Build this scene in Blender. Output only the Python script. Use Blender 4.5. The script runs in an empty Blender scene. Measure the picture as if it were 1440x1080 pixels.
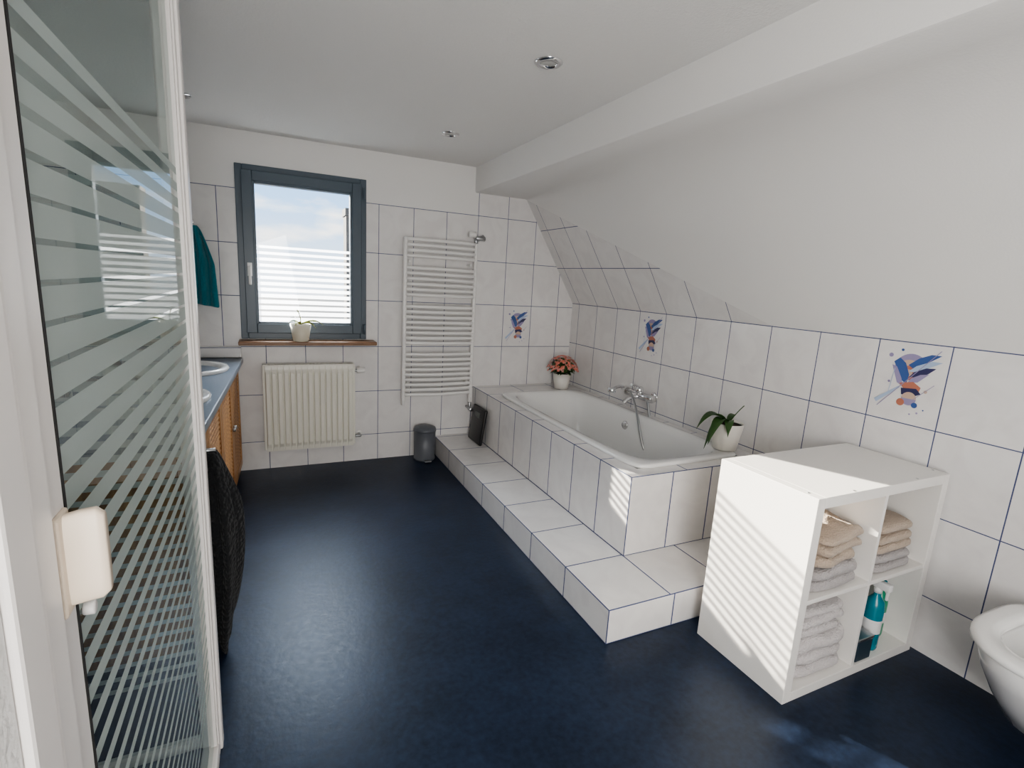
import bpy, bmesh, math, random
from mathutils import Vector, Matrix, noise
random.seed(7)
C=bpy.context
# ------------------------------------------------------------------ helpers
def new_mat(name):
    m=bpy.data.materials.new(name); m.use_nodes=True
    nt=m.node_tree; b=nt.nodes['Principled BSDF']
    return m,nt,b
def simple(name,col,rough=.5,metal=0,bump=0,bscale=50,var=0,vscale=6,coat=0,sheen=0,spec=.5):
    m,nt,b=new_mat(name)
    b.inputs['Base Color'].default_value=(*col,1); b.inputs['Roughness'].default_value=rough
    b.inputs['Metallic'].default_value=metal; b.inputs['Coat Weight'].default_value=coat
    b.inputs['Sheen Weight'].default_value=sheen; b.inputs['Specular IOR Level'].default_value=spec
    tc=nt.nodes.new('ShaderNodeTexCoord')
    if var>0:
        n=nt.nodes.new('ShaderNodeTexNoise'); n.inputs['Scale'].default_value=vscale; n.inputs['Detail'].default_value=5
        nt.links.new(tc.outputs['Object'],n.inputs['Vector'])
        mx=nt.nodes.new('ShaderNodeMix'); mx.data_type='RGBA'
        mx.inputs[6].default_value=(*[c*(1-var) for c in col],1); mx.inputs[7].default_value=(*[min(1,c*(1+var)) for c in col],1)
        nt.links.new(n.outputs['Fac'],mx.inputs[0]); nt.links.new(mx.outputs[2],b.inputs['Base Color'])
    if bump>0:
        n=nt.nodes.new('ShaderNodeTexNoise'); n.inputs['Scale'].default_value=bscale; n.inputs['Detail'].default_value=3
        nt.links.new(tc.outputs['Object'],n.inputs['Vector'])
        bp=nt.nodes.new('ShaderNodeBump'); bp.inputs['Strength'].default_value=bump; bp.inputs['Distance'].default_value=.01
        nt.links.new(n.outputs['Fac'],bp.inputs['Height']); nt.links.new(bp.outputs['Normal'],b.inputs['Normal'])
    return m
def M(nt,op,a,b=None,c=None):
    n=nt.nodes.new('ShaderNodeMath'); n.operation=op
    for i,v in enumerate((a,b,c)):
        if v is None: continue
        if isinstance(v,(int,float)): n.inputs[i].default_value=v
        else: nt.links.new(v,n.inputs[i])
    return n.outputs[0]
def tile_nodes(nt,b,u,v,us,vs,uo,vo,mask=None,plaster=(.8,.79,.77),gw=.0042):
    tc=nt.nodes.new('ShaderNodeTexCoord'); sp=nt.nodes.new('ShaderNodeSeparateXYZ')
    nt.links.new(tc.outputs['Object'],sp.inputs[0])
    A={'X':sp.outputs[0],'Y':sp.outputs[1],'Z':sp.outputs[2]}
    def dist(ax,s,o):
        f=M(nt,'FRACT',M(nt,'DIVIDE',M(nt,'ADD',A[ax],-o+100*s),s))
        return M(nt,'MULTIPLY',M(nt,'MINIMUM',f,M(nt,'SUBTRACT',1.,f)),s)
    def cell(ax,s,o): return M(nt,'FLOOR',M(nt,'DIVIDE',M(nt,'ADD',A[ax],-o+100*s),s))
    d=M(nt,'MINIMUM',dist(u,us,uo),dist(v,vs,vo))
    g=M(nt,'LESS_THAN',d,gw/2)
    n=nt.nodes.new('ShaderNodeTexNoise'); n.inputs['Scale'].default_value=7; n.inputs['Detail'].default_value=7; n.inputs['Distortion'].default_value=1.2
    off=nt.nodes.new('ShaderNodeCombineXYZ')
    nt.links.new(M(nt,'MULTIPLY',cell(u,us,uo),3.37),off.inputs[0]); nt.links.new(M(nt,'MULTIPLY',cell(v,vs,vo),5.11),off.inputs[1])
    va=nt.nodes.new('ShaderNodeVectorMath'); va.operation='ADD'
    nt.links.new(tc.outputs['Object'],va.inputs[0]); nt.links.new(off.outputs[0],va.inputs[1]); nt.links.new(va.outputs[0],n.inputs['Vector'])
    cr=nt.nodes.new('ShaderNodeValToRGB')
    cr.color_ramp.elements[0].position=.3; cr.color_ramp.elements[0].color=(.755,.735,.73,1)
    cr.color_ramp.elements[1].position=.6; cr.color_ramp.elements[1].color=(.81,.795,.785,1)
    nt.links.new(n.outputs['Fac'],cr.inputs[0])
    mx=nt.nodes.new('ShaderNodeMix'); mx.data_type='RGBA'
    nt.links.new(g,mx.inputs[0]); nt.links.new(cr.outputs[0],mx.inputs[6]); mx.inputs[7].default_value=(.07,.09,.20,1)
    rough=M(nt,'ADD',M(nt,'MULTIPLY',g,.5),.2)
    bp=nt.nodes.new('ShaderNodeBump'); bp.inputs['Strength'].default_value=.5; bp.inputs['Distance'].default_value=.002
    hgt=M(nt,'MINIMUM',M(nt,'DIVIDE',d,gw),1.)
    nt.links.new(hgt,bp.inputs['Height']); nt.links.new(bp.outputs['Normal'],b.inputs['Normal'])
    if mask is None:
        nt.links.new(mx.outputs[2],b.inputs['Base Color']); nt.links.new(rough,b.inputs['Roughness'])
    else:
        mk=mask(nt,A)
        m2=nt.nodes.new('ShaderNodeMix'); m2.data_type='RGBA'
        nt.links.new(mk,m2.inputs[0]); m2.inputs[6].default_value=(*plaster,1); nt.links.new(mx.outputs[2],m2.inputs[7])
        nt.links.new(m2.outputs[2],b.inputs['Base Color'])
        nt.links.new(M(nt,'ADD',M(nt,'MULTIPLY',mk,M(nt,'SUBTRACT',rough,.85)),.85),b.inputs['Roughness'])
        n2=nt.nodes.new('ShaderNodeTexNoise'); n2.inputs['Scale'].default_value=120
        nt.links.new(tc.outputs['Object'],n2.inputs['Vector'])
        hh=M(nt,'ADD',M(nt,'MULTIPLY',mk,hgt),M(nt,'MULTIPLY',M(nt,'SUBTRACT',1.,mk),M(nt,'MULTIPLY',n2.outputs['Fac'],.5)))
        nt.links.new(hh,bp.inputs['Height'])
def tile_mat(name,*a,**k):
    m,nt,b=new_mat(name); tile_nodes(nt,b,*a,**k); return m
def link(o,parent=None):
    C.scene.collection.objects.link(o)
    if parent: o.parent=parent
    return o
def empty(name,loc=(0,0,0),rz=0):
    e=bpy.data.objects.new(name,None); e.empty_display_size=.1; e.location=loc; e.rotation_euler=(0,0,rz)
    return link(e)
def mesh(name,verts,faces,mat,parent=None,smooth=False,mi=None):
    me=bpy.data.meshes.new(name); me.from_pydata([tuple(v) for v in verts],[],faces); me.update()
    mats=mat if isinstance(mat,(list,tuple)) else [mat]
    for m in mats: me.materials.append(m)
    if mi:
        for p,i in zip(me.polygons,mi): p.material_index=i
    bm=bmesh.new(); bm.from_mesh(me); bmesh.ops.recalc_face_normals(bm,faces=bm.faces); bm.to_mesh(me); bm.free()
    if smooth:
        for p in me.polygons: p.use_smooth=True
    return link(bpy.data.objects.new(name,me),parent)
BF=[(0,3,2,1),(4,5,6,7),(0,1,5,4),(2,3,7,6),(0,4,7,3),(1,2,6,5)]
def bverts(mn,mx):
    a,b,c=mn; d,e,f=mx
    return [(a,b,c),(d,b,c),(d,e,c),(a,e,c),(a,b,f),(d,b,f),(d,e,f),(a,e,f)]
def box(name,mn,mx,mat,parent=None,bevel=0,seg=2,mi=None):
    o=mesh(name,bverts(mn,mx),BF,mat,parent,mi=mi)
    if bevel:
        b=o.modifiers.new('b','BEVEL'); b.width=bevel; b.segments=seg; b.limit_method='ANGLE'
        if seg>2:
            for p in o.data.polygons: p.use_smooth=True
    return o
def boxes(name,lst,mat,parent=None,mifn=None,bevel=0):
    V=[];F=[];I=[]
    for mn,mx in lst:
        k=len(V); V+=bverts(mn,mx); F+=[tuple(i+k for i in f) for f in BF]
        I+=[2,2,1,1,0,0]
    o=mesh(name,V,F,mat,parent,mi=I if mifn else None)
    if bevel:
        b=o.modifiers.new('b','BEVEL'); b.width=bevel; b.segments=2
    return o
def loft(name,rings,mat,parent=None,capb=True,capt=True,smooth=True,closed=True):
    n=len(rings[0]); V=[p for r in rings for p in r]; F=[]
    for i in range(len(rings)-1):
        for j in range(n if closed else n-1):
            a=i*n+j; b=i*n+(j+1)%n; F.append((a,b,b+n,a+n))
    if capb: F.append(tuple(range(n))[::-1])
    if capt: F.append(tuple(range((len(rings)-1)*n,len(rings)*n)))
    return mesh(name,V,F,mat,parent,smooth)
def lathe(name,prof,c,mat,parent=None,n=32,capb=True,capt=False,smooth=True):
    return loft(name,[[(c[0]+r*math.cos(2*math.pi*k/n),c[1]+r*math.sin(2*math.pi*k/n),c[2]+z) for k in range(n)] for r,z in prof],mat,parent,capb,capt,smooth)
def cyl(name,p0,p1,r,mat,parent=None,n=16,r1=None):
    p0=Vector(p0);p1=Vector(p1); d=(p1-p0).normalized()
    a=d.orthogonal().normalized(); b=d.cross(a); r1=r if r1 is None else r1
    f=lambda p,rr:[p+a*rr*math.cos(2*math.pi*k/n)+b*rr*math.sin(2*math.pi*k/n) for k in range(n)]
    e=min(r,r1)*.15
    return loft(name,[f(p0,r-e),f(p0+d*e,r),f(p1-d*e,r1),f(p1,r1-e)],mat,parent)
def tube(name,pts,r,mat,parent=None,res=4):
    cu=bpy.data.curves.new(name,'CURVE'); cu.dimensions='3D'; s=cu.splines.new('NURBS'); s.points.add(len(pts)-1)
    for q,p in zip(s.points,pts): q.co=(*p,1)
    s.use_endpoint_u=True; s.order_u=3; s.resolution_u=8
    cu.bevel_depth=r; cu.bevel_resolution=res; cu.use_fill_caps=True; cu.materials.append(mat)
    return link(bpy.data.objects.new(name,cu),parent)
def superring(cx,cy,z,a,b,e,n=64):
    R=[]
    for k in range(n):
        t=2*math.pi*k/n; c=math.cos(t);s=math.sin(t)
        R.append((cx+a*math.copysign(abs(c)**(2/e),c),cy+b*math.copysign(abs(s)**(2/e),s),z))
    return R
# ------------------------------------------------------------------ room data (metres)
B=3.836; CE=2.22; R=2.371; L=-.88; YN=-1.2
BX1,BX2,BZ,ZS=1.438,1.874,2.039,1.245
# ------------------------------------------------------------------ materials
PL=(.81,.80,.785)
plaster=simple('plaster_white',PL,.9,bump=.25,bscale=120,spec=.2)
m_back=tile_mat('tile_back','X','Z',.25,.335,.7235,.2,mask=lambda nt,A: M(nt,'MAXIMUM',M(nt,'LESS_THAN',A['Z'],1.877),M(nt,'GREATER_THAN',A['X'],1.467)),plaster=PL)
m_right=tile_mat('tile_right','Y','Z',.267,.335,1.055,.237,mask=lambda nt,A: M(nt,'LESS_THAN',A['Z'],5.),plaster=PL)
m_left=tile_mat('tile_left','Y','Z',.25,.335,0,.2,mask=lambda nt,A: M(nt,'LESS_THAN',A['Z'],1.877),plaster=PL)
m_slope=tile_mat('tile_slope','Y','Z',.267,.284,1.055,1.243,mask=lambda nt,A: M(nt,'MULTIPLY',M(nt,'GREATER_THAN',A['X'],1.878),M(nt,'LESS_THAN',A['Z'],M(nt,'ADD',M(nt,'MULTIPLY',A['Y'],.4),1.245-.4*1.86))),plaster=PL)
m_floor,nt,b=new_mat('vinyl_navy')
tc=nt.nodes.new('ShaderNodeTexCoord')
n1=nt.nodes.new('ShaderNodeTexNoise'); n1.inputs['Scale'].default_value=3.5; n1.inputs['Detail'].default_value=12; n1.inputs['Roughness'].default_value=.75
n2=nt.nodes.new('ShaderNodeTexNoise'); n2.inputs['Scale'].default_value=45; n2.inputs['Detail'].default_value=6
for n in (n1,n2): nt.links.new(tc.outputs['Object'],n.inputs['Vector'])
s=M(nt,'ADD',M(nt,'MULTIPLY',n1.outputs['Fac'],.65),M(nt,'MULTIPLY',n2.outputs['Fac'],.35))
cr=nt.nodes.new('ShaderNodeValToRGB'); cr.color_ramp.elements[0].position=.40; cr.color_ramp.elements[0].color=(.008,.014,.030,1)
cr.color_ramp.elements[1].position=.62; cr.color_ramp.elements[1].color=(.019,.032,.066,1)
nt.links.new(s,cr.inputs[0]); nt.links.new(cr.outputs[0],b.inputs['Base Color'])
nt.links.new(M(nt,'ADD',M(nt,'MULTIPLY',n2.outputs['Fac'],.15),.32),b.inputs['Roughness']); b.inputs['Specular IOR Level'].default_value=.38
b.inputs['Specular Tint'].default_value=(.8,.88,1,1)
bp=nt.nodes.new('ShaderNodeBump'); bp.inputs['Strength'].default_value=.15; bp.inputs['Distance'].default_value=.004
nt.links.new(n2.outputs['Fac'],bp.inputs['Height']); nt.links.new(bp.outputs['Normal'],b.inputs['Normal'])
white_gloss=simple('white_lacquer',(.82,.80,.77),.3)
ceramic=simple('white_acrylic',(.84,.84,.83),.1,coat=.5)
enamel=simple('white_enamel',(.84,.83,.81),.3)
cream=simple('cream_radiator',(.80,.785,.71),.35)
chrome=simple('chrome',(.75,.75,.76),.12,metal=1)
steel=simple('brushed_steel',(.45,.46,.47),.3,metal=1)
frame_grey=simple('window_frame_anthracite',(.08,.11,.14),.35)
pvc=simple('shower_frame_white',(.78,.75,.73),.35)
knobm=simple('cream_plastic',(.70,.60,.49),.4)
blackm=simple('black_plastic',(.012,.012,.014),.35)
rubber=simple('black_rubber',(.02,.02,.02),.7)
potw=simple('white_pot',(.83,.80,.74),.3)
soil=simple('soil',(.05,.03,.02),.95,bump=.8,bscale=80)
leaf=simple('leaf_green',(.035,.09,.02),.35,var=.4,vscale=20)
leafy=simple('leaf_yellow_green',(.30,.32,.06),.45)
flower=simple('flower_coral',(.80,.24,.17),.6)
flower2=simple('flower_pink',(.78,.38,.34),.6)
pedal=simple('bin_grey',(.13,.14,.16),.4)
countm=simple('counter_bluegrey',(.20,.25,.32),.3,var=.15,vscale=60)
teal=simple('teal_terry',(.0,.21,.27),.95,bump=1,bscale=160,sheen=.3)
beige=simple('beige_terry',(.52,.41,.32),.95,bump=1,bscale=180,sheen=.3)
greyt=simple('grey_terry',(.45,.42,.42),.95,bump=1,bscale=180,sheen=.3)
whitet=simple('white_terry',(.66,.62,.62),.95,bump=1,bscale=180,sheen=.3)
tealb=simple('teal_bottle',(.0,.20,.27),.25); greenb=simple('green_bottle',(.02,.27,.15),.3); blueb=simple('blue_bottle',(.06,.22,.5),.3)
labelm=simple('label_white',(.75,.75,.75),.5); darkbox=simple('dark_box',(.03,.05,.07),.4)
sillm=simple('sill_wood',(.24,.13,.07),.4,var=.3,vscale=14)
# waffle-weave black terry
blackt,nt,b=new_mat('black_waffle_terry')
b.inputs['Base Color'].default_value=(.013,.014,.016,1); b.inputs['Roughness'].default_value=1; b.inputs['Sheen Weight'].default_value=.08
tc=nt.nodes.new('ShaderNodeTexCoord'); vo=nt.nodes.new('ShaderNodeTexVoronoi'); vo.inputs['Scale'].default_value=70; nt.links.new(tc.outputs['Object'],vo.inputs['Vector'])
bp=nt.nodes.new('ShaderNodeBump'); bp.inputs['Strength'].default_value=1; bp.inputs['Distance'].default_value=.01; bp.invert=True
nt.links.new(vo.outputs['Distance'],bp.inputs['Height']); nt.links.new(bp.outputs['Normal'],b.inputs['Normal'])
m_pine,nt,b=new_mat('pine_wood')
tc=nt.nodes.new('ShaderNodeTexCoord'); mp=nt.nodes.new('ShaderNodeMapping'); mp.inputs['Scale'].default_value=(12,12,1.2)
n=nt.nodes.new('ShaderNodeTexNoise'); n.inputs['Scale'].default_value=4; n.inputs['Detail'].default_value=6
nt.links.new(tc.outputs['Object'],mp.inputs[0]); nt.links.new(mp.outputs[0],n.inputs['Vector'])
cr=nt.nodes.new('ShaderNodeValToRGB'); cr.color_ramp.elements[0].color=(.32,.14,.05,1); cr.color_ramp.elements[1].color=(.60,.32,.13,1)
cr.color_ramp.elements[0].position=.3; cr.color_ramp.elements[1].position=.7
nt.links.new(n.outputs['Fac'],cr.inputs[0]); nt.links.new(cr.outputs[0],b.inputs['Base Color']); b.inputs['Roughness'].default_value=.4
def glass_mat(name,tint,frost,stripe,refl0=.05,refl=.75,power=4.,thru=.15):
    m=bpy.data.materials.new(name); m.use_nodes=True; nt=m.node_tree; nt.nodes.clear()
    out=nt.nodes.new('ShaderNodeOutputMaterial'); tr=nt.nodes.new('ShaderNodeBsdfTransparent'); tr.inputs[0].default_value=(*tint,1)
    gl=nt.nodes.new('ShaderNodeBsdfGlossy'); gl.inputs['Roughness'].default_value=.015
    lw=nt.nodes.new('ShaderNodeLayerWeight'); lw.inputs[0].default_value=.5
    fac=M(nt,'ADD',M(nt,'MULTIPLY',M(nt,'POWER',lw.outputs['Facing'],power),refl),refl0)
    m1=nt.nodes.new('ShaderNodeMixShader'); nt.links.new(fac,m1.inputs[0]); nt.links.new(tr.outputs[0],m1.inputs[1]); nt.links.new(gl.outputs[0],m1.inputs[2])
    tc=nt.nodes.new('ShaderNodeTexCoord'); sp=nt.nodes.new('ShaderNodeSeparateXYZ'); nt.links.new(tc.outputs['Object'],sp.inputs[0])
    mk=stripe(nt,sp.outputs[2])
    df=nt.nodes.new('ShaderNodeBsdfDiffuse'); df.inputs[0].default_value=(*frost,1)
    tl=nt.nodes.new('ShaderNodeBsdfTranslucent'); tl.inputs[0].default_value=(*frost,1)
    ms=nt.nodes.new('ShaderNodeMixShader'); ms.inputs[0].default_value=.5; nt.links.new(df.outputs[0],ms.inputs[1]); nt.links.new(tl.outputs[0],ms.inputs[2])
    t2=nt.nodes.new('ShaderNodeBsdfTransparent'); mt=nt.nodes.new('ShaderNodeMixShader'); mt.inputs[0].default_value=thru
    nt.links.new(ms.outputs[0],mt.inputs[1]); nt.links.new(t2.outputs[0],mt.inputs[2])
    g2=nt.nodes.new('ShaderNodeMixShader'); g2.inputs[0].default_value=.08; nt.links.new(mt.outputs[0],g2.inputs[1]); nt.links.new(gl.outputs[0],g2.inputs[2])
    m2=nt.nodes.new('ShaderNodeMixShader'); nt.links.new(mk,m2.inputs[0]); nt.links.new(m1.outputs[0],m2.inputs[1]); nt.links.new(g2.outputs[0],m2.inputs[2])
    nt.links.new(m2.outputs[0],out.inputs[0])
    return m
def shower_stripe(nt,z):
    f=M(nt,'FRACT',M(nt,'DIVIDE',z,.036))
    mr=nt.nodes.new('ShaderNodeMapRange'); mr.inputs[1].default_value=.75; mr.inputs[2].default_value=1.3; mr.inputs[3].default_value=.36; mr.inputs[4].default_value=.84
    nt.links.new(z,mr.inputs[0])
    mr2=nt.nodes.new('ShaderNodeMapRange'); mr2.inputs[1].default_value=1.45; mr2.inputs[2].default_value=1.62; mr2.inputs[3].default_value=1; mr2.inputs[4].default_value=.45
    nt.links.new(z,mr2.inputs[0])
    w=M(nt,'MULTIPLY',mr.outputs[0],mr2.outputs[0])
    a=M(nt,'LESS_THAN',f,w)
    return M(nt,'MULTIPLY',a,M(nt,'MULTIPLY',M(nt,'LESS_THAN',z,1.62),M(nt,'GREATER_THAN',z,.25)))
def window_stripe(nt,z):
    f=M(nt,'FRACT',M(nt,'DIVIDE',z,.040))
    mr=nt.nodes.new('ShaderNodeMapRange'); mr.inputs[1].default_value=1.1; mr.inputs[2].default_value=1.56; mr.inputs[3].default_value=.66; mr.inputs[4].default_value=.40
    nt.links.new(z,mr.inputs[0])
    return M(nt,'MULTIPLY',M(nt,'LESS_THAN',f,mr.outputs[0]),M(nt,'LESS_THAN',z,1.56))
g_shower=glass_mat('shower_glass_striped',(.80,.88,.86),(.68,.77,.75),shower_stripe,.06,.5,3.,.12)
g_window=glass_mat('window_glass_striped',(.95,.97,.97),(.93,.95,.97),window_stripe,.04,.7,5.,.15)
mirror=simple('mirror_silver',(.85,.87,.87),.02,metal=1)
# ------------------------------------------------------------------ room shell
box('floor',(L-.12,YN-.12,-.1),(R+.12,B+.12,0),m_floor)
box('ceiling',(L-.12,YN-.12,CE),(R+.25,B+.12,CE+.1),plaster)
WX0,WX1,WZ0,WZ1=-.165,.63,.93,2.02
boxes('wall_back',[((L-.12,B,0),(WX0,B+.25,CE)),((WX1,B,0),(R+.12,B+.25,CE)),((WX0,B,0),(WX1,B+.25,WZ0)),((WX0,B,WZ1),(WX1,B+.25,CE))],m_back)
box('wall_right',(R,YN,0),(R+.12,B,ZS),m_right)
box('wall_left',(L-.12,YN,0),(L,B,CE),m_left)
box('wall_front',(L-.12,YN-.12,0),(R+.12,YN,CE),plaster)
sdir=Vector((R-BX2,ZS-BZ)).normalized()
def prof(y):
    t=max(0,min(1,(B-y)/1.5)); t=t*t*(3-2*t); r=.015+.24*t
    P=[(BX1,CE),(BX1,BZ+.012),(BX1+.004,BZ+.004),(BX1+.012,BZ)]
    p0=Vector((BX2-r,BZ)); p2=Vector((BX2,BZ))+sdir*r; p1=Vector((BX2,BZ))
    for i in range(13):
        s_=i/12; q=p0*(1-s_)**2+p1*2*s_*(1-s_)+p2*s_*s_; P.append((q.x,q.y))
    return P+[(R,ZS),(R+.25,ZS),(R+.25,CE)]
ys=[YN]+[B-1.5*(1-i/16) for i in range(17)]
o=loft('ceiling_slope',[[(x,y,z) for x,z in prof(y)] for y in ys],m_slope,None,smooth=True)
o.data.set_sharp_from_angle(angle=math.radians(35))
# ------------------------------------------------------------------ window
w=empty('window_1')
y0,y1=B-.012,B+.06
def frame_ring(name,x0,x1,z0,z1,t,ya,yb,mat,par,tb=None):
    tb=tb or t
    return boxes(name,[((x0,ya,z0),(x0+t,yb,z1)),((x1-t,ya,z0),(x1,yb,z1)),((x0+t,ya,z0),(x1-t,yb,z0+tb)),((x0+t,ya,z1-t),(x1-t,yb,z1))],mat,par,bevel=.004)
frame_ring('outer_frame',-.17,.635,.925,2.025,.042,y0,y1,frame_grey,w)
frame_ring('sash',-.135,.600,.965,1.99,.062,y0-.022,y1-.02,frame_grey,w)
frame_ring('glazing_bead',-.076,.541,1.024,1.931,.016,y0-.012,y1-.02,frame_grey,w)
mesh('pane',[(-.07,B+.012,1.03),(.535,B+.012,1.03),(.535,B+.012,1.925),(-.07,B+.012,1.925)],[(0,1,2,3)],g_window,w)
box('handle_plate',(-.117,y0-.032,1.335),(-.09,y0-.022,1.42),enamel,w,.003)
cyl('handle_hub',(-.1035,y0-.05,1.395),(-.1035,y0-.03,1.395),.009,enamel,w)
box('handle_lever',(-.112,y0-.058,1.28),(-.095,y0-.045,1.40),enamel,w,.006,3)
for z in (1.0,1.93): cyl('hinge',(.618,y0-.03,z-.035),(.618,y0-.03,z+.035),.009,frame_grey,w)
box('window_sill',(-.185,B-.14,.895),(.69,B,.92),sillm,None,.005)
# ------------------------------------------------------------------ step + bath surround
G=.0065
sx=tile_mat('tile_step_front','Y','Z',.335,.15,1.445,0,gw=G); sy=tile_mat('tile_step_side','X','Z',.335,.15,1.171,0,gw=G); sz=tile_mat('tile_step_top','Y','X',.335,.312,1.445,1.171,gw=G)
boxes('tiled_step',[((1.171,1.445,0),(R,B-.001,.15))],[sx,sy,sz],mifn=1)
bx=tile_mat('tile_bath_front','Y','Z',.25,.395,1.768,.15,gw=G); by=tile_mat('tile_bath_side','X','Z',.25,.395,1.483,.15,gw=G); bz=tile_mat('tile_bath_top','Y','X',.25,.335,1.768,1.483,gw=G)
TX0,TX1,TY0,TY1=1.56,2.275,1.835,3.50
boxes('bath_surround',[((1.483,1.768,.15),(TX0+.02,B-.001,.545)),((TX1-.02,1.768,.15),(R-.001,B-.001,.545)),((TX0+.02,1.768,.15),(TX1-.02,TY0+.02,.545)),((TX0+.02,TY1-.02,.15),(TX1-.02,B-.001,.545))],[bx,by,bz],mifn=1)
cx,cy=(TX0+TX1)/2,(TY0+TY1)/2; a,bb=(TX1-TX0)/2,(TY1-TY0)/2
rings=[superring(cx,cy,.546,a-.004,bb-.004,14),superring(cx,cy,.556,a,bb,14),superring(cx,cy,.563,a-.004,bb-.004,13),superring(cx,cy,.565,a-.012,bb-.012,12),
 superring(cx,cy,.565,a-.045,bb-.05,6),superring(cx,cy,.558,a-.055,bb-.062,5.5),superring(cx,cy,.52,a-.065,bb-.08,5),superring(cx,cy,.40,a-.085,bb-.13,4.6),
 superring(cx,cy,.27,a-.11,bb-.19,4.2),superring(cx,cy,.22,a-.15,bb-.26,4),superring(cx,cy,.205,a-.22,bb-.40,3.5)]
tub=empty('bathtub')
loft('tub_shell',rings,ceramic,tub,capb=False,capt=True)
cyl('overflow',(TX1-.085,2.75,.47),(TX1-.066,2.75,.47),.03,chrome,tub)
cyl('drain',(cx,2.7,.204),(cx,2.7,.209),.03,chrome,tub)
mxr=empty('bath_mixer_tap')
X=2.305; Z=.675
cyl('body',(X,2.62,Z),(X,2.90,Z),.026,chrome,mxr,24)
for yy in (2.68,2.84):
    cyl('inlet',(X,yy,Z),(R-.008,yy,Z),.016,chrome,mxr); cyl('rosette',(R-.012,yy,Z),(R-.001,yy,Z),.034,chrome,mxr,24)
cyl('cartridge',(X,2.76,Z+.01),(X-.01,2.76,Z+.055),.026,chrome,mxr,24)
tube('lever',[(X-.01,2.76,Z+.05),(X-.05,2.74,Z+.075),(X-.11,2.72,Z+.085)],.009,chrome,mxr)
tube('spout',[(X,2.76,Z-.005),(X-.06,2.76,Z-.012),(X-.11,2.76,Z-.022),(X-.13,2.76,Z-.05)],.015,chrome,mxr)
tube('handset',[(X-.03,2.92,Z+.02),(X-.06,2.86,Z+.045),(X-.13,2.84,Z+.05),(X-.18,2.83,Z+.035)],.012,chrome,mxr)
cyl('handset_head',(X-.185,2.83,Z+.045),(X-.19,2.828,Z+.012),.030,chrome,mxr,24)
tube('hose',[(X-.01,2.66,Z-.02),(X-.02,2.60,Z-.14),(X-.05,2.53,Z-.32),(X-.09,2.50,Z-.36),(X-.13,2.53,Z-.28),(X-.10,2.66,Z-.05),(X-.05,2.80,Z+.02)],.0085,steel,mxr)
# ------------------------------------------------------------------ open cube shelf
sh=empty('cube_shelf')
x0,x1,y0,y1,z1=1.574,2.346,.965,1.364,.765
box('side_panel_1',(x0,y0,0),(x0+.038,y1,z1),white_gloss,sh,.0015)
box('side_panel_2',(x1-.038,y0,0),(x1,y1,z1),white_gloss,sh,.0015)
box('top_panel',(x0+.038,y0,z1-.038),(x1-.038,y1,z1),white_gloss,sh,.0015)
box('bottom_panel',(x0+.038,y0,0),(x1-.038,y1,.038),white_gloss,sh,.0015)
mz=z1/2; mxx=(x0+x1)/2
box('shelf_board',(x0+.038,y0+.003,mz-.008),(x1-.038,y1,mz+.008),white_gloss,sh,.001)
box('divider_1',(mxx-.008,y0+.003,.038),(mxx+.008,y1,mz-.008),white_gloss,sh,.001)
box('divider_2',(mxx-.008,y0+.003,mz+.008),(mxx+.008,y1,z1-.038),white_gloss,sh,.001)
for (px,py) in ((x0+.2,y0+.012),(x1-.2,y0+.012),(x0+.019,y0+.05),(x1-.019,y0+.05)): cyl('screw_cap',(px,py,z1-.001),(px,py,z1+.001),.005,steel,sh,10)
def folded(name,c,sx_,sy_,layers,lt,mat,par,seed=0,rot=0,amp=1.):
    rnd=random.Random(seed); V=[];F=[]
    for l in range(layers):
        w_=sx_*(1-.08*rnd.random()); d_=sy_*(1-.05*rnd.random()); ox=(rnd.random()-.5)*.02; z=c[2]+l*lt
        rr=[]
        nn=56
        for (k,zz) in ((.88,0.02),(.96,.12),(1,.32),(1,.62),(.97,.84),(.90,.97),(.7,1.0),(.4,1.0)):
            ring=superring(0,0,0,w_/2*k,d_/2*k,6 if k>.8 else 5,nn)
            rr.append([(p[0]+ox,p[1],zz*lt) for p in ring])
        k0=len(V)
        for ring in rr:
            for p in ring:
                x=p[0]*math.cos(rot)-p[1]*math.sin(rot); y=p[0]*math.sin(rot)+p[1]*math.cos(rot)
                q=Vector((x*9+seed,y*9+l*3,z*9)); dz=noise.noise(q)*.010*amp*(p[2]/lt)
                if amp>1.5: q2=Vector((x*28+seed,y*28,z*20)); dz+=noise.noise(q2)*.006*amp*(p[2]/lt)
                sag=-.010*(abs(p[0])/(w_/2))**2*(p[2]/lt) 
                V.append((c[0]+x+noise.noise(q*1.7)*.008*amp,c[1]+y+noise.noise(q*1.9+Vector((5,1,2)))*.006*amp,z+p[2]+dz+sag))
        for i in range(len(rr)-1):
            for j in range(nn):
                a_=k0+i*nn+j;b_=k0+i*nn+(j+1)%nn;F.append((a_,b_,b_+nn,a_+nn))
        F.append(tuple(range(k0,k0+nn))[::-1]); F.append(tuple(range(k0+(len(rr)-1)*nn,k0+len(rr)*nn)))
    return mesh(name,V,F,mat,par,True)
top=mz+.0085
st=empty('folded_towels'); folded('grey_towel',(1.785,1.13,top),.29,.31,2,.045,greyt,st,1,0,1.6); folded('beige_towel',(1.79,1.12,top+.09),.28,.28,3,.042,beige,st,2,.1,2.2)
st=empty('folded_towels'); folded('grey_towel',(2.14,1.14,top),.28,.32,2,.036,greyt,st,3); folded('beige_towel',(2.14,1.14,top+.072),.27,.30,3,.038,beige,st,4)
st=empty('folded_towels'); folded('white_towel',(1.785,1.15,.0385),.30,.34,3,.052,whitet,st,5,0,1.6); folded('grey_towel',(1.785,1.15,.038+.157),.28,.31,3,.04,whitet,st,6,0,1.4)
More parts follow.
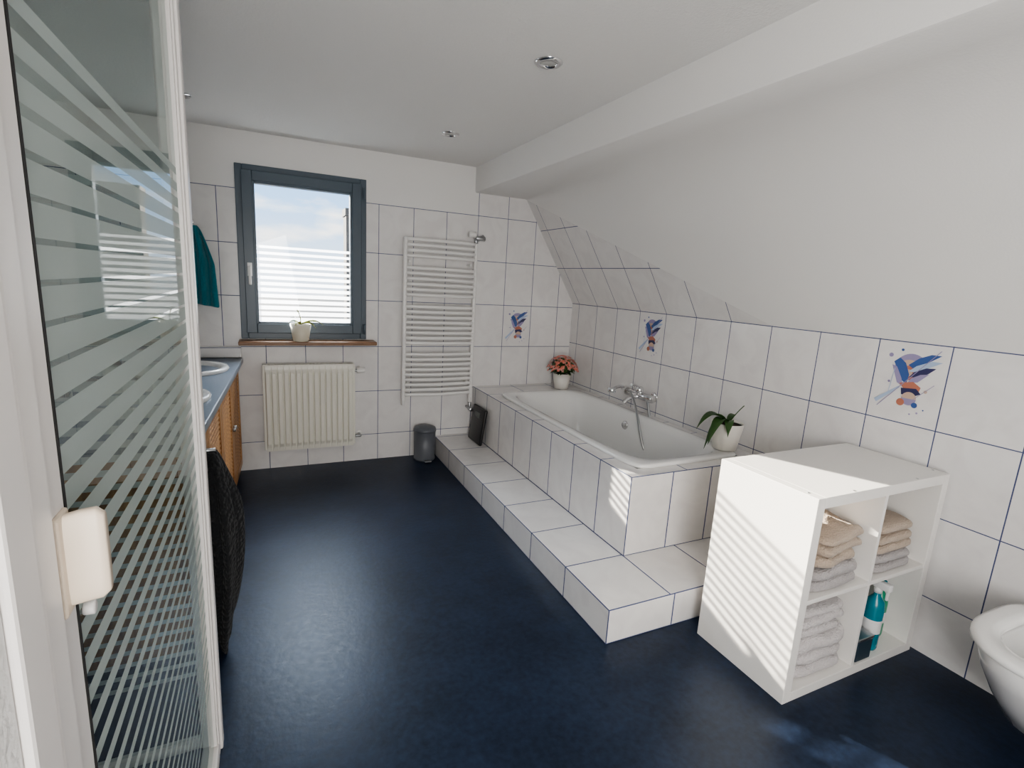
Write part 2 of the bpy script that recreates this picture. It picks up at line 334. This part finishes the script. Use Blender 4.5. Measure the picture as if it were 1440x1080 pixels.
def bottle(name,c,r,h,m1,m2,spray=False):
    e=empty(name)
    lathe('body',[(r*.9,0),(r,.01),(r,h*.62),(r*.85,h*.72),(r*.35,h*.8),(r*.35,h*.86)],c,m1,e,24,capt=True)
    if spray:
        lathe('collar',[(r*.45,h*.84),(r*.45,h*.92)],c,m2,e,20,capt=True)
        box('spray_head',(c[0]-.012,c[1]-.045,c[2]+h*.91),(c[0]+.012,c[1]+.02,c[2]+h*1.02),m2,e,.005,3)
        box('trigger',(c[0]-.005,c[1]-.04,c[2]+h*.78),(c[0]+.005,c[1]-.03,c[2]+h*.92),m2,e,.003)
    else: lathe('cap',[(r*.42,h*.84),(r*.45,h*.86),(r*.42,h),(r*.3,h*1.01)],c,m2,e,20,capt=True)
    lathe('label',[(r*1.01,h*.26),(r*1.01,h*.46)],c,labelm if m1!=labelm else blueb,e,24,capb=False)
bottle('cleaning_bottle',(2.135,1.02,.0385),.034,.285,tealb,labelm,True)
bottle('cleaning_bottle',(2.25,1.06,.0385),.028,.24,greenb,tealb)
bottle('shampoo_bottle',(2.065,1.10,.0385),.026,.27,blueb,labelm)
bottle('shampoo_bottle',(2.21,1.12,.0385),.028,.29,labelm,blueb)
tb=empty('toiletry_box'); box('tray',(1.985,.972,.0385),(2.075,1.065,.125),darkbox,tb,.004); box('lid',(1.983,.970,.125),(2.077,1.067,.137),steel,tb,.003)
# ------------------------------------------------------------------ panel radiator
rd=empty('panel_radiator')
rx0,rx1,rz0,rz1=-.05,.54,.155,.755; yf=3.725
box('back_panel',(rx0,B-.06,rz0+.02),(rx1,B-.04,rz1-.02),cream,rd)
V=[];F=[];nr=15;pts=[]
W=(rx1-rx0-.02)/nr
for i in range(nr):
    xa=rx0+.01+i*W
    pts+=[(xa,yf+.018),(xa+W*.16,yf+.014),(xa+W*.26,yf),(xa+W*.74,yf),(xa+W*.84,yf+.014)]
pts.append((rx1-.01,yf+.018))
zz=[(rz0,.018),(rz0+.03,.014),(rz0+.055,0),(rz1-.055,0),(rz1-.03,.014),(rz1,.018)]
for z,o_ in zz:
    for x,y in pts: V.append((x,max(y,yf+o_),z))
n=len(pts)
for i in range(len(zz)-1):
    for j in range(n-1): F.append((i*n+j,i*n+j+1,(i+1)*n+j+1,(i+1)*n+j))
o=mesh('front_panel',V,F,cream,rd); sm=o.modifiers.new('s','SOLIDIFY'); sm.thickness=.004; sm.offset=-1
boxes('casing',[((rx0-.004,yf+.012,rz0+.01),(rx0+.008,B-.03,rz1)),((rx1-.008,yf+.012,rz0+.01),(rx1+.004,B-.03,rz1)),((rx0,yf+.012,rz1-.006),(rx1,yf+.03,rz1+.004)),((rx0,B-.05,rz1-.006),(rx1,B-.03,rz1+.004))],cream,rd,bevel=.002)
boxes('top_grille',[((rx0+.02+i*.022,yf+.02,rz1-.004),(rx0+.028+i*.022,B-.04,rz1+.002)) for i in range(25)],cream,rd)
cyl('mount',(.1,B-.06,.5),(.1,B-.001,.5),.02,cream,rd); cyl('mount_2',(.4,B-.06,.5),(.4,B-.001,.5),.02,cream,rd)
for z in (rz1-.05,rz0+.06):
    cyl('pipe',(rx1,3.77,z),(rx1+.05,3.77,z),.010,steel,rd); cyl('supply_pipe',(rx1+.045,3.77,z),(rx1+.045,B-.001,z),.009,steel,rd); cyl('rosette',(rx1+.045,B-.01,z),(rx1+.045,B-.001,z),.022,enamel,rd)
cyl('thermostat',(rx1+.02,3.77,rz1-.05),(rx1+.075,3.77,rz1-.05),.02,enamel,rd)
# ------------------------------------------------------------------ towel radiator
tr=empty('towel_radiator')
ty=3.76
for x in (.897,1.433): box('upright',(x-.014,ty-.014,.43),(x+.014,ty+.022,1.668),enamel,tr,.010,4)
z=1.655
for g in (4,6,8,9):
    for i in range(g):
        rg=[]; nseg=12
        for s_ in range(nseg+1):
            t=s_/nseg; x=.897+(1.433-.897)*t; bow=-.028*math.sin(math.pi*t)
            rg.append([(x,ty-.004+bow+.010*math.cos(q),z+.0125*math.sin(q)) for q in [2*math.pi*k/12 for k in range(12)]])
        loft('rung',rg,enamel,tr)
        z-=.0385
    z-=.0465
for x in (.93,1.40):
    for zb in (.60,1.50): cyl('mount',(x,ty,zb),(x,B-.001,zb),.010,enamel,tr)
cyl('top_valve',(1.433,ty,1.68),(1.49,ty-.01,1.72),.014,steel,tr); cyl('valve_pipe',(1.485,ty-.01,1.715),(1.485,B-.001,1.715),.012,steel,tr)
cyl('valve_body',(1.433,ty,1.66),(1.433,ty,1.70),.016,steel,tr); cyl('valve_head',(1.37,ty-.01,1.725),(1.425,ty-.01,1.725),.022,enamel,tr)
cyl('stub',(1.425,ty-.01,1.70),(1.50,ty-.01,1.70),.018,steel,tr)
cyl('bottom_valve',(1.433,ty,.37),(1.433,ty,.435),.014,steel,tr); cyl('bottom_pipe',(1.433,ty,.38),(1.433,B-.001,.38),.010,steel,tr); cyl('bottom_knob',(1.433,ty-.05,.38),(1.433,ty,.38),.016,steel,tr)
# ------------------------------------------------------------------ pedal bin
pb=empty('pedal_bin'); c=(1.065,3.735,0)
lathe('bucket',[(.078,0),(.082,.006),(.082,.02),(.080,.02),(.083,.225),(.084,.228)],c,pedal,pb,36,capt=True)
lathe('lid',[(.086,.228),(.087,.240),(.080,.256),(.05,.268),(.0,.272)],c,pedal,pb,36,capb=True)
box('pedal',(1.04,3.615,.008),(1.09,3.66,.018),steel,pb,.003)
box('hinge',(1.04,3.812,.20),(1.09,3.826,.25),pedal,pb,.003)
# ------------------------------------------------------------------ bathroom scale leaning
bs=empty('bathroom_scale',(1.425,3.59,.153)); 
o=box('platform',(-.014,-.125,0),(.012,.125,.28),blackm,bs,.012,4); o.rotation_euler=(0,math.radians(8),0)
o=box('display',(-.0165,-.05,.20),(-.0145,.05,.24),simple('lcd_grey',(.1,.12,.11),.2),bs,.001); o.rotation_euler=(0,math.radians(8),0)
# ------------------------------------------------------------------ plants
def leafmesh(name,base,dirv,length,width,droop,mat,par,up=.6,n=10):
    d=Vector((dirv[0],dirv[1],0)).normalized(); side=Vector((-d.y,d.x,0)); V=[];F=[]
    for i in range(n+1):
        t=i/n; wd=width*math.sin(math.pi*min(.98,(t*.86+.1)))**.7*(1-t**5)
        p=Vector(base)+d*length*t*(1-.15*t)+Vector((0,0,1))*(up*length*t-droop*length*t*t)
        V+=[p-side*wd/2+Vector((0,0,.25*wd)),p,p+side*wd/2+Vector((0,0,.25*wd))]
    for i in range(n):
        for k in (0,1): F.append((i*3+k,i*3+k+1,i*3+k+4,i*3+k+3))
    o=mesh(name,V,F,mat,par,True); s=o.modifiers.new('s','SOLIDIFY'); s.thickness=.0015
    return o
def pot(par,c,r0,r1,h,mat):
    lathe('pot',[(r0*.92,0),(r0,.004),(r1,h),(r1-.005,h),(r1-.009,h-.012)],c,mat,par,36); lathe('soil',[(r1-.007,h-.014),(0.001,h-.008)],c,soil,par,24)
oc=empty('potted_orchid'); c=(2.225,1.925,.567)
pot(oc,c,.062,.086,.15,potw)
for an,l,w_,dr,up in ((200,.26,.055,1.05,.75),(172,.23,.055,1.1,1.0),(225,.18,.05,1.0,.8),(186,.20,.045,1.2,.6),(20,.10,.035,.6,1)):
    leafmesh('leaf',(c[0],c[1],c[2]+.14),(math.cos(math.radians(an)),math.sin(math.radians(an))),l,w_,dr,leaf,oc,up)
tube('stem',[(c[0],c[1],c[2]+.13),(c[0]+.01,c[1]-.03,c[2]+.2),(c[0]+.05,c[1]-.05,c[2]+.25)],.0025,leaf,oc)
wo=empty('potted_orchid'); c=(.19,3.735,.9205)
pot(wo,c,.05,.068,.118,simple('cream_pot',(.74,.69,.57),.35))
for an,l,w_,dr,up,m_ in ((0,.17,.04,.55,.55,leafy),(-20,.12,.035,.8,.6,leafy),(190,.09,.035,.8,.9,leaf),(100,.03,.03,.8,.9,leaf),(240,.09,.03,.9,.9,leafy)):
    leafmesh('leaf',(c[0],c[1],c[2]+.11),(math.cos(math.radians(an)),math.sin(math.radians(an))),l,w_,dr,m_,wo,up)
tube('stem',[(c[0],c[1],c[2]+.11),(c[0]+.005,c[1],c[2]+.17),(c[0]-.02,c[1],c[2]+.21)],.003,leafy,wo)
kl=empty('potted_kalanchoe'); c=(2.19,3.62,.546)
pot(kl,c,.056,.074,.13,potw)
V=[];F=[];I=[]
for i in range(170):
    th=random.random()*6.283; ph=random.random()**.6*1.45; rr=.115
    p=Vector((c[0]+rr*math.sin(ph)*math.cos(th),c[1]+rr*math.sin(ph)*math.sin(th),c[2]+.155+rr*math.cos(ph)*.95))
    nrm=Vector((math.sin(ph)*math.cos(th),math.sin(ph)*math.sin(th),math.cos(ph)+.3)).normalized(); a_=nrm.orthogonal().normalized(); b_=nrm.cross(a_)
    if i%5<3:
        p-=nrm*.018; s_=.026; k=len(V); V+=[p-a_*s_,p+b_*s_*.7,p+a_*s_+nrm*.01,p-b_*s_*.7]; F.append((k,k+1,k+2,k+3)); I.append(0)
    else:
        for q in range(5):
            pc=p+nrm*.012+a_*random.uniform(-.02,.02)+b_*random.uniform(-.02,.02)
            for w4 in range(4):
                an=w4*math.pi/2+q; d1=a_*math.cos(an)+b_*math.sin(an); d2=-a_*math.sin(an)+b_*math.cos(an); k=len(V)
                V+=[pc,pc+d1*.007+d2*.004,pc+d1*.012+nrm*.002,pc+d1*.007-d2*.004]; F.append((k,k+1,k+2,k+3)); I.append(1+(q%2))
mesh('foliage',V,F,[leaf,flower,flower2],kl,mi=I)
for i in range(14):
    an=i*.45*6.283/2.8; leafmesh('leaf',(c[0],c[1],c[2]+.115),(math.cos(an),math.sin(an)),.11+.02*random.random(),.045,.6,leaf,kl,.7,6)
# ------------------------------------------------------------------ decorated tiles
DB=simple('decor_blue',(.06,.12,.32),.3); DP=simple('decor_purple',(.33,.29,.46),.3); DO=simple('decor_coral',(.48,.19,.13),.3); DD=simple('decor_dark',(.05,.05,.13),.3); DT=simple('decor_tan',(.58,.43,.34),.3); DL=simple('decor_lightblue',(.42,.52,.68),.3)
def decor(o,ud,vd,nd,wd,hd):
    o=Vector(o);ud=Vector(ud);vd=Vector(vd);nd=Vector(nd); V=[];F=[];I=[]; lay=[0]
    def poly(pts,m):
        lay[0]+=1; k=len(V)
        for (a_,b_) in pts: V.append(o+ud*((a_-.5)*wd)+vd*((b_-.5)*hd)+nd*(.001+.00012*lay[0]))
        F.append(tuple(range(k,k+len(pts)))); I.append(m)
    def circ(x,y,r,m,asp=1,n=20,a0=0,a1=360): poly([(x+r*math.cos(math.radians(a0+(a1-a0)*i/n)),y+r*wd/hd*math.sin(math.radians(a0+(a1-a0)*i/n))) for i in range(n+(a1-a0!=360))],m)
    circ(.52,.66,.24,1,a0=40,a1=220); circ(.50,.62,.19,4,a0=20,a1=230); circ(.50,.60,.12,2); circ(.50,.60,.06,4)
    poly([(.92,.86),(.78,.86),(.62,.80),(.48,.70),(.56,.66),(.72,.74)],0)
    poly([(.95,.78),(.80,.78),(.60,.70),(.50,.62),(.62,.62),(.78,.70)],5)
    poly([(.88,.70),(.74,.69),(.58,.62),(.52,.55),(.64,.56),(.78,.62)],3)
    poly([(.80,.62),(.68,.60),(.56,.54),(.52,.48),(.66,.50)],1)
    poly([(.26,.72),(.34,.78),(.44,.72),(.52,.58),(.50,.46),(.42,.50),(.36,.60)],0)
    poly([(.24,.68),(.32,.66),(.42,.52),(.46,.42),(.36,.46)],1)
    poly([(.40,.46),(.60,.50),(.72,.44),(.70,.36),(.52,.36)],2); poly([(.44,.40),(.66,.42),(.74,.36),(.60,.30),(.46,.32)],3)
    circ(.58,.28,.11,1,a0=180,a1=360); circ(.58,.28,.11,4,a0=0,a1=180); circ(.47,.22,.06,2); circ(.68,.21,.045,0)
    circ(.20,.80,.035,1); circ(.36,.88,.022,0); circ(.24,.46,.02,1); circ(.80,.40,.025,4)
    poly([(.06,.20),(.40,.42),(.42,.40),(.10,.16)],5); poly([(.12,.12),(.90,.92),(.91,.915),(.13,.115)],1); poly([(.30,.64),(.26,.28),(.25,.28),(.29,.64)],5)
    poly([(.62,.26),(.90,.50),(.905,.495),(.625,.255)],1)
    circ(.74,.12,.016,1); circ(.82,.17,.012,0); circ(.64,.09,.014,1)
    mesh('decorated_tile',V,F,[DB,DP,DO,DD,DT,DL],None,mi=I)
decor((R,1.19,1.085),(0,-1,0),(0,0,1),(-1,0,0),.25,.325)
decor((R,2.79,1.085),(0,-1,0),(0,0,1),(-1,0,0),.25,.325)
decor((1.848,B,1.04),(1,0,0),(0,0,1),(0,-1,0),.23,.32)
# ------------------------------------------------------------------ vanity
vn=empty('vanity_unit',(-.195,B-.03,0),-.04)
LN=1.86; DP_=.56
boxes('carcass',[((-DP_,-LN,.06),(-.025,0,.72)),((-DP_,-LN,0),(-.06,0,.06)),((-DP_,-LN,.72),(-.025,-LN+.02,.765)),((-DP_,-.02,.72),(-.025,0,.765))],m_pine,vn,bevel=.002)
nd=4; dw=(LN-.02)/nd
for i in range(nd):
    ya=-LN+.01+i*dw; yb=ya+dw-.008
    boxes('door_frame',[((-.025,ya,.07),(0,ya+.05,.75)),((-.025,yb-.05,.07),(0,yb,.75)),((-.025,ya+.05,.07),(0,yb-.05,.12)),((-.025,ya+.05,.70),(0,yb-.05,.75))],m_pine,vn,bevel=.002)
    V=[];F=[]
    z=.125
    while z<.695:
        k=len(V); V+=[(-.004,ya+.05,z),(-.004,yb-.05,z),(-.022,yb-.05,z+.022),(-.022,ya+.05,z+.022),(-.004,ya+.05,z+.006),(-.004,yb-.05,z+.006),(-.022,yb-.05,z+.028),(-.022,ya+.05,z+.028)]
        F+=[tuple(q+k for q in f) for f in BF]; z+=.024
    mesh('louvres',V,F,m_pine,vn)
    cyl('knob',(0,yb-.025 if i%2==0 else ya+.025,.45),(.018,yb-.025 if i%2==0 else ya+.025,.45),.011,steel,vn)
box('countertop',(-DP_,-LN-.015,.765),(.03,0,.80),countm,vn,.006,3)
for yy in (-.46,-1.20):
    rg=[superring(-.27,yy,z,a_,b_,2.1,48) for (a_,b_,z) in ((.262,.235,.801),(.265,.238,.812),(.255,.228,.822),(.235,.208,.822),(.22,.195,.812),(.19,.165,.76),(.13,.11,.70),(.04,.035,.69))]
    loft('basin',rg,ceramic,vn,capb=False)
    cyl('tap_base',(-.50,yy,.82),(-.50,yy,.90),.02,chrome,vn); tube('tap_spout',[(-.50,yy,.89),(-.46,yy,.92),(-.38,yy,.905),(-.37,yy,.88)],.012,chrome,vn)
box('trim_ledge',(L,B-.055,.805),(-.175,B,.875),m_left,None,.004)
box('bathroom_mirror',(L,2.05,1.05),(L+.01,3.65,1.85),mirror,None,.003)
def drape(name,fn,nu,nv,mat,par=None,th=.012):
    V=[fn(i/nu,j/nv) for j in range(nv+1) for i in range(nu+1)]; F=[]
    for j in range(nv):
        for i in range(nu):
            a_=j*(nu+1)+i; F.append((a_,a_+1,a_+nu+2,a_+nu+1))
    o=mesh(name,V,F,mat,par,True); s=o.modifiers.new('s','SOLIDIFY'); s.thickness=th; s.offset=0
    sb=o.modifiers.new('u','SUBSURF'); sb.levels=1; sb.render_levels=1
    return o
# black waffle bath towel: gathered folds hanging from a hook, uneven hem
bt=empty('black_bath_towel'); rg=[]
NV=44
for j in range(NV+1):
    v=j/NV
    wx=.018+.036*min(1,v*3)**.7*(1-.35*v); wy=.025+.115*min(1,v*2.4)**.8
    cxx=-.203+.030*math.sin(v*3.0); cyy=2.04+.01*math.sin(v*4)
    ring=[]
    for k in range(96):
        q=2*math.pi*k/96; fold=1+min(1,v*4)*(.24*math.sin(q*5+v*1.5)+.14*math.sin(q*9+2-v*2))
        hem=.06*math.sin(q*2+.6)*v**4
        ring.append((cxx+wx*fold*math.cos(q),cyy+wy*(1+.3*(fold-1))*math.sin(q),.735-.66*v+hem+.010*math.sin(q*3+1)*v))
    rg.append(ring)
loft('cloth',rg,blackt,bt)
cyl('hook',(-.262,2.04,.738),(-.19,2.04,.738),.008,steel,bt)
tt=empty('teal_hand_towel')
def ft2(u,v):
    z=1.625-.48*v-.03*(u-.3)*v; w_=.03+.14*min(1,v*2.2)**.7
    x=-.405+(u-.42)*w_+.02*v; y=B-.045+.016*math.sin(u*17+v*2)*min(1,v*3+.2)-.01*math.sin(v*3)
    return (x,y,z)
drape('cloth',ft2,24,24,teal,tt,.012)
cyl('hook_plate',(-.42,B-.012,1.645),(-.42,B-.001,1.645),.02,chrome,tt); cyl('hook_pin',(-.42,B-.055,1.64),(-.42,B-.01,1.64),.008,chrome,tt); cyl('hook_knob',(-.42,B-.066,1.64),(-.42,B-.052,1.64),.016,chrome,tt)
# ------------------------------------------------------------------ shower enclosure
se=empty('shower_enclosure'); SX=-.18
def pane(name,v): mesh(name,v,[(0,1,2,3)],g_shower,se)
H=2.12
pane('door_glass',[(SX,.56,.05),(SX,1.455,.05),(SX,1.455,H),(SX,.56,H)])
boxes('corner_post',[((SX-.03,1.455,0),(SX+.012,1.475,H+.04)),((SX-.035,1.478,0),(SX+.018,1.515,H+.04))],pvc,se,bevel=.004)
box('seal_strip',(SX-.008,1.440,.05),(SX+.008,1.457,H),pvc,se,.002)
boxes('door_stile',[((SX-.014,.525,.05),(SX+.006,.565,H)),((SX-.018,.478,.03),(SX+.012,.518,H)),((SX-.03,.423,0),(SX+.016,.470,H+.04))],pvc,se,bevel=.004)
box('rubber_seal',(SX-.006,.565,.05),(SX+.006,.569,H),rubber,se)
boxes('bottom_rail',[((SX-.03,.47,0),(SX+.012,1.455,.045))],pvc,se,bevel=.004)
boxes('top_rail',[((SX-.03,.47,H),(SX+.012,1.455,H+.04))],pvc,se,bevel=.004)
boxes('side_rails',[((L+.001,1.48,0),(SX-.035,1.51,.045)),((L+.001,1.48,H),(SX-.035,1.51,H+.04))],pvc,se,bevel=.004)
mesh('side_glass',[(L,1.495,.045),(SX-.03,1.495,.045),(SX-.03,1.495,H),(L,1.495,H)],[(0,1,2,3)],g_shower,se)
rg=[]
for i,(x,w_,y) in enumerate(((SX-.0,.044,.543),(SX+.010,.044,.545),(SX+.020,.045,.550),(SX+.031,.045,.553),(SX+.037,.039,.553))):
    zc=1.122; t=.007
    rg.append([(x,y+t*math.copysign(abs(math.cos(q))**.5,math.cos(q)),zc+w_*math.copysign(abs(math.sin(q))**.4,math.sin(q))) for q in [2*math.pi*k/24 for k in range(24)]])
loft('handle_grip',rg,knobm,se)
box('handle_base',(SX+.004,.528,1.072),(SX+.010,.560,1.168),knobm,se,.003)
cyl('guide_button',(SX,.60,1.04),(SX+.010,.60,1.04),.007,pvc,se)
box('shower_tray',(L+.001,.425,0),(SX-.031,1.475,.03),simple('tray_grey',(.10,.12,.15),.35),se,.004)
box('wall_partition',(L,.30,0),(SX+.01,.42,CE),plaster)
# ------------------------------------------------------------------ toilet
tl=empty('toilet'); ty0=.49; RB=R-.001
def tring(z,xf,hw,xb=RB,e=2.6,n=48):
    cxm=(xf+xb)/2; R_=[]
    for k in range(n):
        t=2*math.pi*k/n; c_=math.cos(t); s_=math.sin(t)
        ee=2.2 if c_<0 else 5
        R_.append((cxm+(xb-xf)/2*math.copysign(abs(c_)**(2/ee),c_),ty0+hw*math.copysign(abs(s_)**(2/ee),s_),z))
    return R_
sring=tring
loft('bowl',[tring(.10,2.10,.10),tring(.13,2.04,.13),tring(.22,1.96,.155),tring(.32,1.88,.175),tring(.39,1.845,.183),tring(.405,1.85,.18),
  sring(.405,1.89,.14,2.25),sring(.38,1.90,.13,2.24),sring(.28,1.96,.10,2.20),sring(.20,2.02,.05,2.15)],ceramic,tl)
loft('seat',[sring(.408,1.835,.19,2.29),sring(.413,1.828,.195,2.295),sring(.425,1.83,.193,2.293),sring(.431,1.845,.18,2.285),sring(.429,1.895,.135,2.235),sring(.420,1.905,.125,2.225),sring(.408,1.905,.125,2.225)],ceramic,tl,capb=False,capt=False)
lid=[[(2.31+.02*f,ty0+.185*k*math.copysign(abs(math.cos(q))**.8,math.cos(q)),.64+.215*k*math.copysign(abs(math.sin(q))**.8,math.sin(q))) for q in [2*math.pi*j/32 for j in range(32)]] for f,k in ((0,.93),(.1,.99),(.5,1),(.9,.97))]
loft('lid',lid,ceramic,tl)
boxes('hinges',[((2.30,ty0-.08,.405),(2.33,ty0-.05,.44)),((2.30,ty0+.05,.405),(2.33,ty0+.08,.44))],ceramic,tl,bevel=.003)
# ------------------------------------------------------------------ downlights
lens=simple('lamp_lens',(.55,.55,.53),.25)
for (x,y) in ((.994,1.916),(.99,3.09),(-.372,3.26),(-.42,2.2),(.99,.6)):
    e=empty('ceiling_downlight')
    lathe('ring',[(.030,-.002),(.033,-.010),(.047,-.009),(.054,-.003),(.054,-.0005)],(x,y,CE),chrome,e,36,capb=False)
    lathe('lens',[(.031,-.003),(.001,-.005)],(x,y,CE),lens,e,30,capb=False)
# ------------------------------------------------------------------ outside
brick=simple('brick_dark',(.06,.055,.05),.8,bump=.5,bscale=8,var=.4)
nb=empty('neighbour_house')
mesh('facade',bverts((1.045,8,-4),(5,8.3,2.2)),BF,brick,nb); mesh('roof',bverts((1.03,7.97,2.2),(5.1,8.33,2.30)),BF,brick,nb)
mesh('ground',[(-60,5,-4),(60,5,-4),(60,120,-4),(-60,120,-4)],[(0,1,2,3)],simple('outdoor_ground',(.035,.045,.05),.9,var=.3,vscale=.3))
wd=bpy.data.worlds.new('sky'); C.scene.world=wd; wd.use_nodes=True; nt=wd.node_tree; nt.nodes.clear()
out=nt.nodes.new('ShaderNodeOutputWorld'); bg=nt.nodes.new('ShaderNodeBackground'); tc=nt.nodes.new('ShaderNodeTexCoord')
sp=nt.nodes.new('ShaderNodeSeparateXYZ'); nt.links.new(tc.outputs['Generated'],sp.inputs[0])
cr=nt.nodes.new('ShaderNodeValToRGB'); el=cr.color_ramp.elements; el[0].position=.0; el[0].color=(.70,.80,.94,1); el[1].position=.5; el[1].color=(.14,.34,.80,1)
e2=cr.color_ramp.elements.new(.12); e2.color=(.38,.61,.93,1)
nt.links.new(sp.outputs[2],cr.inputs[0])
mp=nt.nodes.new('ShaderNodeMapping'); mp.inputs['Scale'].default_value=(1,1,3.0); mp.inputs['Location'].default_value=(.3,0,.1); nz=nt.nodes.new('ShaderNodeTexNoise'); nz.inputs['Scale'].default_value=9; nz.inputs['Detail'].default_value=8
nt.links.new(tc.outputs['Generated'],mp.inputs[0]); nt.links.new(mp.outputs[0],nz.inputs['Vector'])
c2=nt.nodes.new('ShaderNodeValToRGB'); c2.color_ramp.elements[0].position=.48; c2.color_ramp.elements[1].position=.66; nt.links.new(nz.outputs['Fac'],c2.inputs[0])
mx=nt.nodes.new('ShaderNodeMix'); mx.data_type='RGBA'; nt.links.new(c2.outputs[0],mx.inputs[0]); nt.links.new(cr.outputs[0],mx.inputs[6]); mx.inputs[7].default_value=(1,1,1,1)
nt.links.new(mx.outputs[2],bg.inputs[0]); bg.inputs[1].default_value=2.3; nt.links.new(bg.outputs[0],out.inputs[0])
sun=bpy.data.lights.new('sun','SUN'); sun.energy=29; sun.angle=math.radians(.45); sun.color=(1,.92,.80)
so=link(bpy.data.objects.new('sun',sun)); so.location=(-5,12,6)
so.rotation_euler=Vector((1,-1.99,-.72)).to_track_quat('-Z','Y').to_euler()
def area(name,loc,d,sx_,sy_,e,col):
    l=bpy.data.lights.new(name,'AREA'); l.shape='RECTANGLE'; l.size=sx_; l.size_y=sy_; l.energy=e; l.color=col
    o=link(bpy.data.objects.new(name,l)); o.location=loc; o.rotation_euler=Vector(d).to_track_quat('-Z','Z').to_euler(); return o
area('fill_lamp_rear',(.25,YN+.05,1.2),(0.38,1,0.06),1.4,1.3,92,(1,.975,.94))  # added fill lamp behind the camera, the wall there has no opening
area('sky_fill_lamp',(.1,5.4,3.5),(0.03,-1.5,-1.7),2.5,1.6,650,(.84,.92,1))  # added area lamp above the window view, boosts light coming in from outside
po=area('window_portal',(.23,B+.2,1.48),(0,-1,0),.75,1.0,1,(1,1,1)); po.data.cycles.is_portal=True
try: C.scene.view_settings.look='AgX - Medium High Contrast'
except Exception as ex: print(ex)
# ------------------------------------------------------------------ camera
cam=bpy.data.cameras.new('camera'); cam.sensor_width=36; cam.lens=722.16/1440*36; cam.clip_start=.02
co=link(bpy.data.objects.new('camera',cam))
r=Vector((.9054,-.4214,.0565)).normalized(); bk=Vector((-.4238,-.8855,.1935)); bk=(bk-r*bk.dot(r)).normalized(); up=bk.cross(r)
mt=Matrix((r,up,bk)).transposed().to_4x4(); mt.translation=Vector((0,0,1.389)); co.matrix_world=mt
C.scene.camera=co
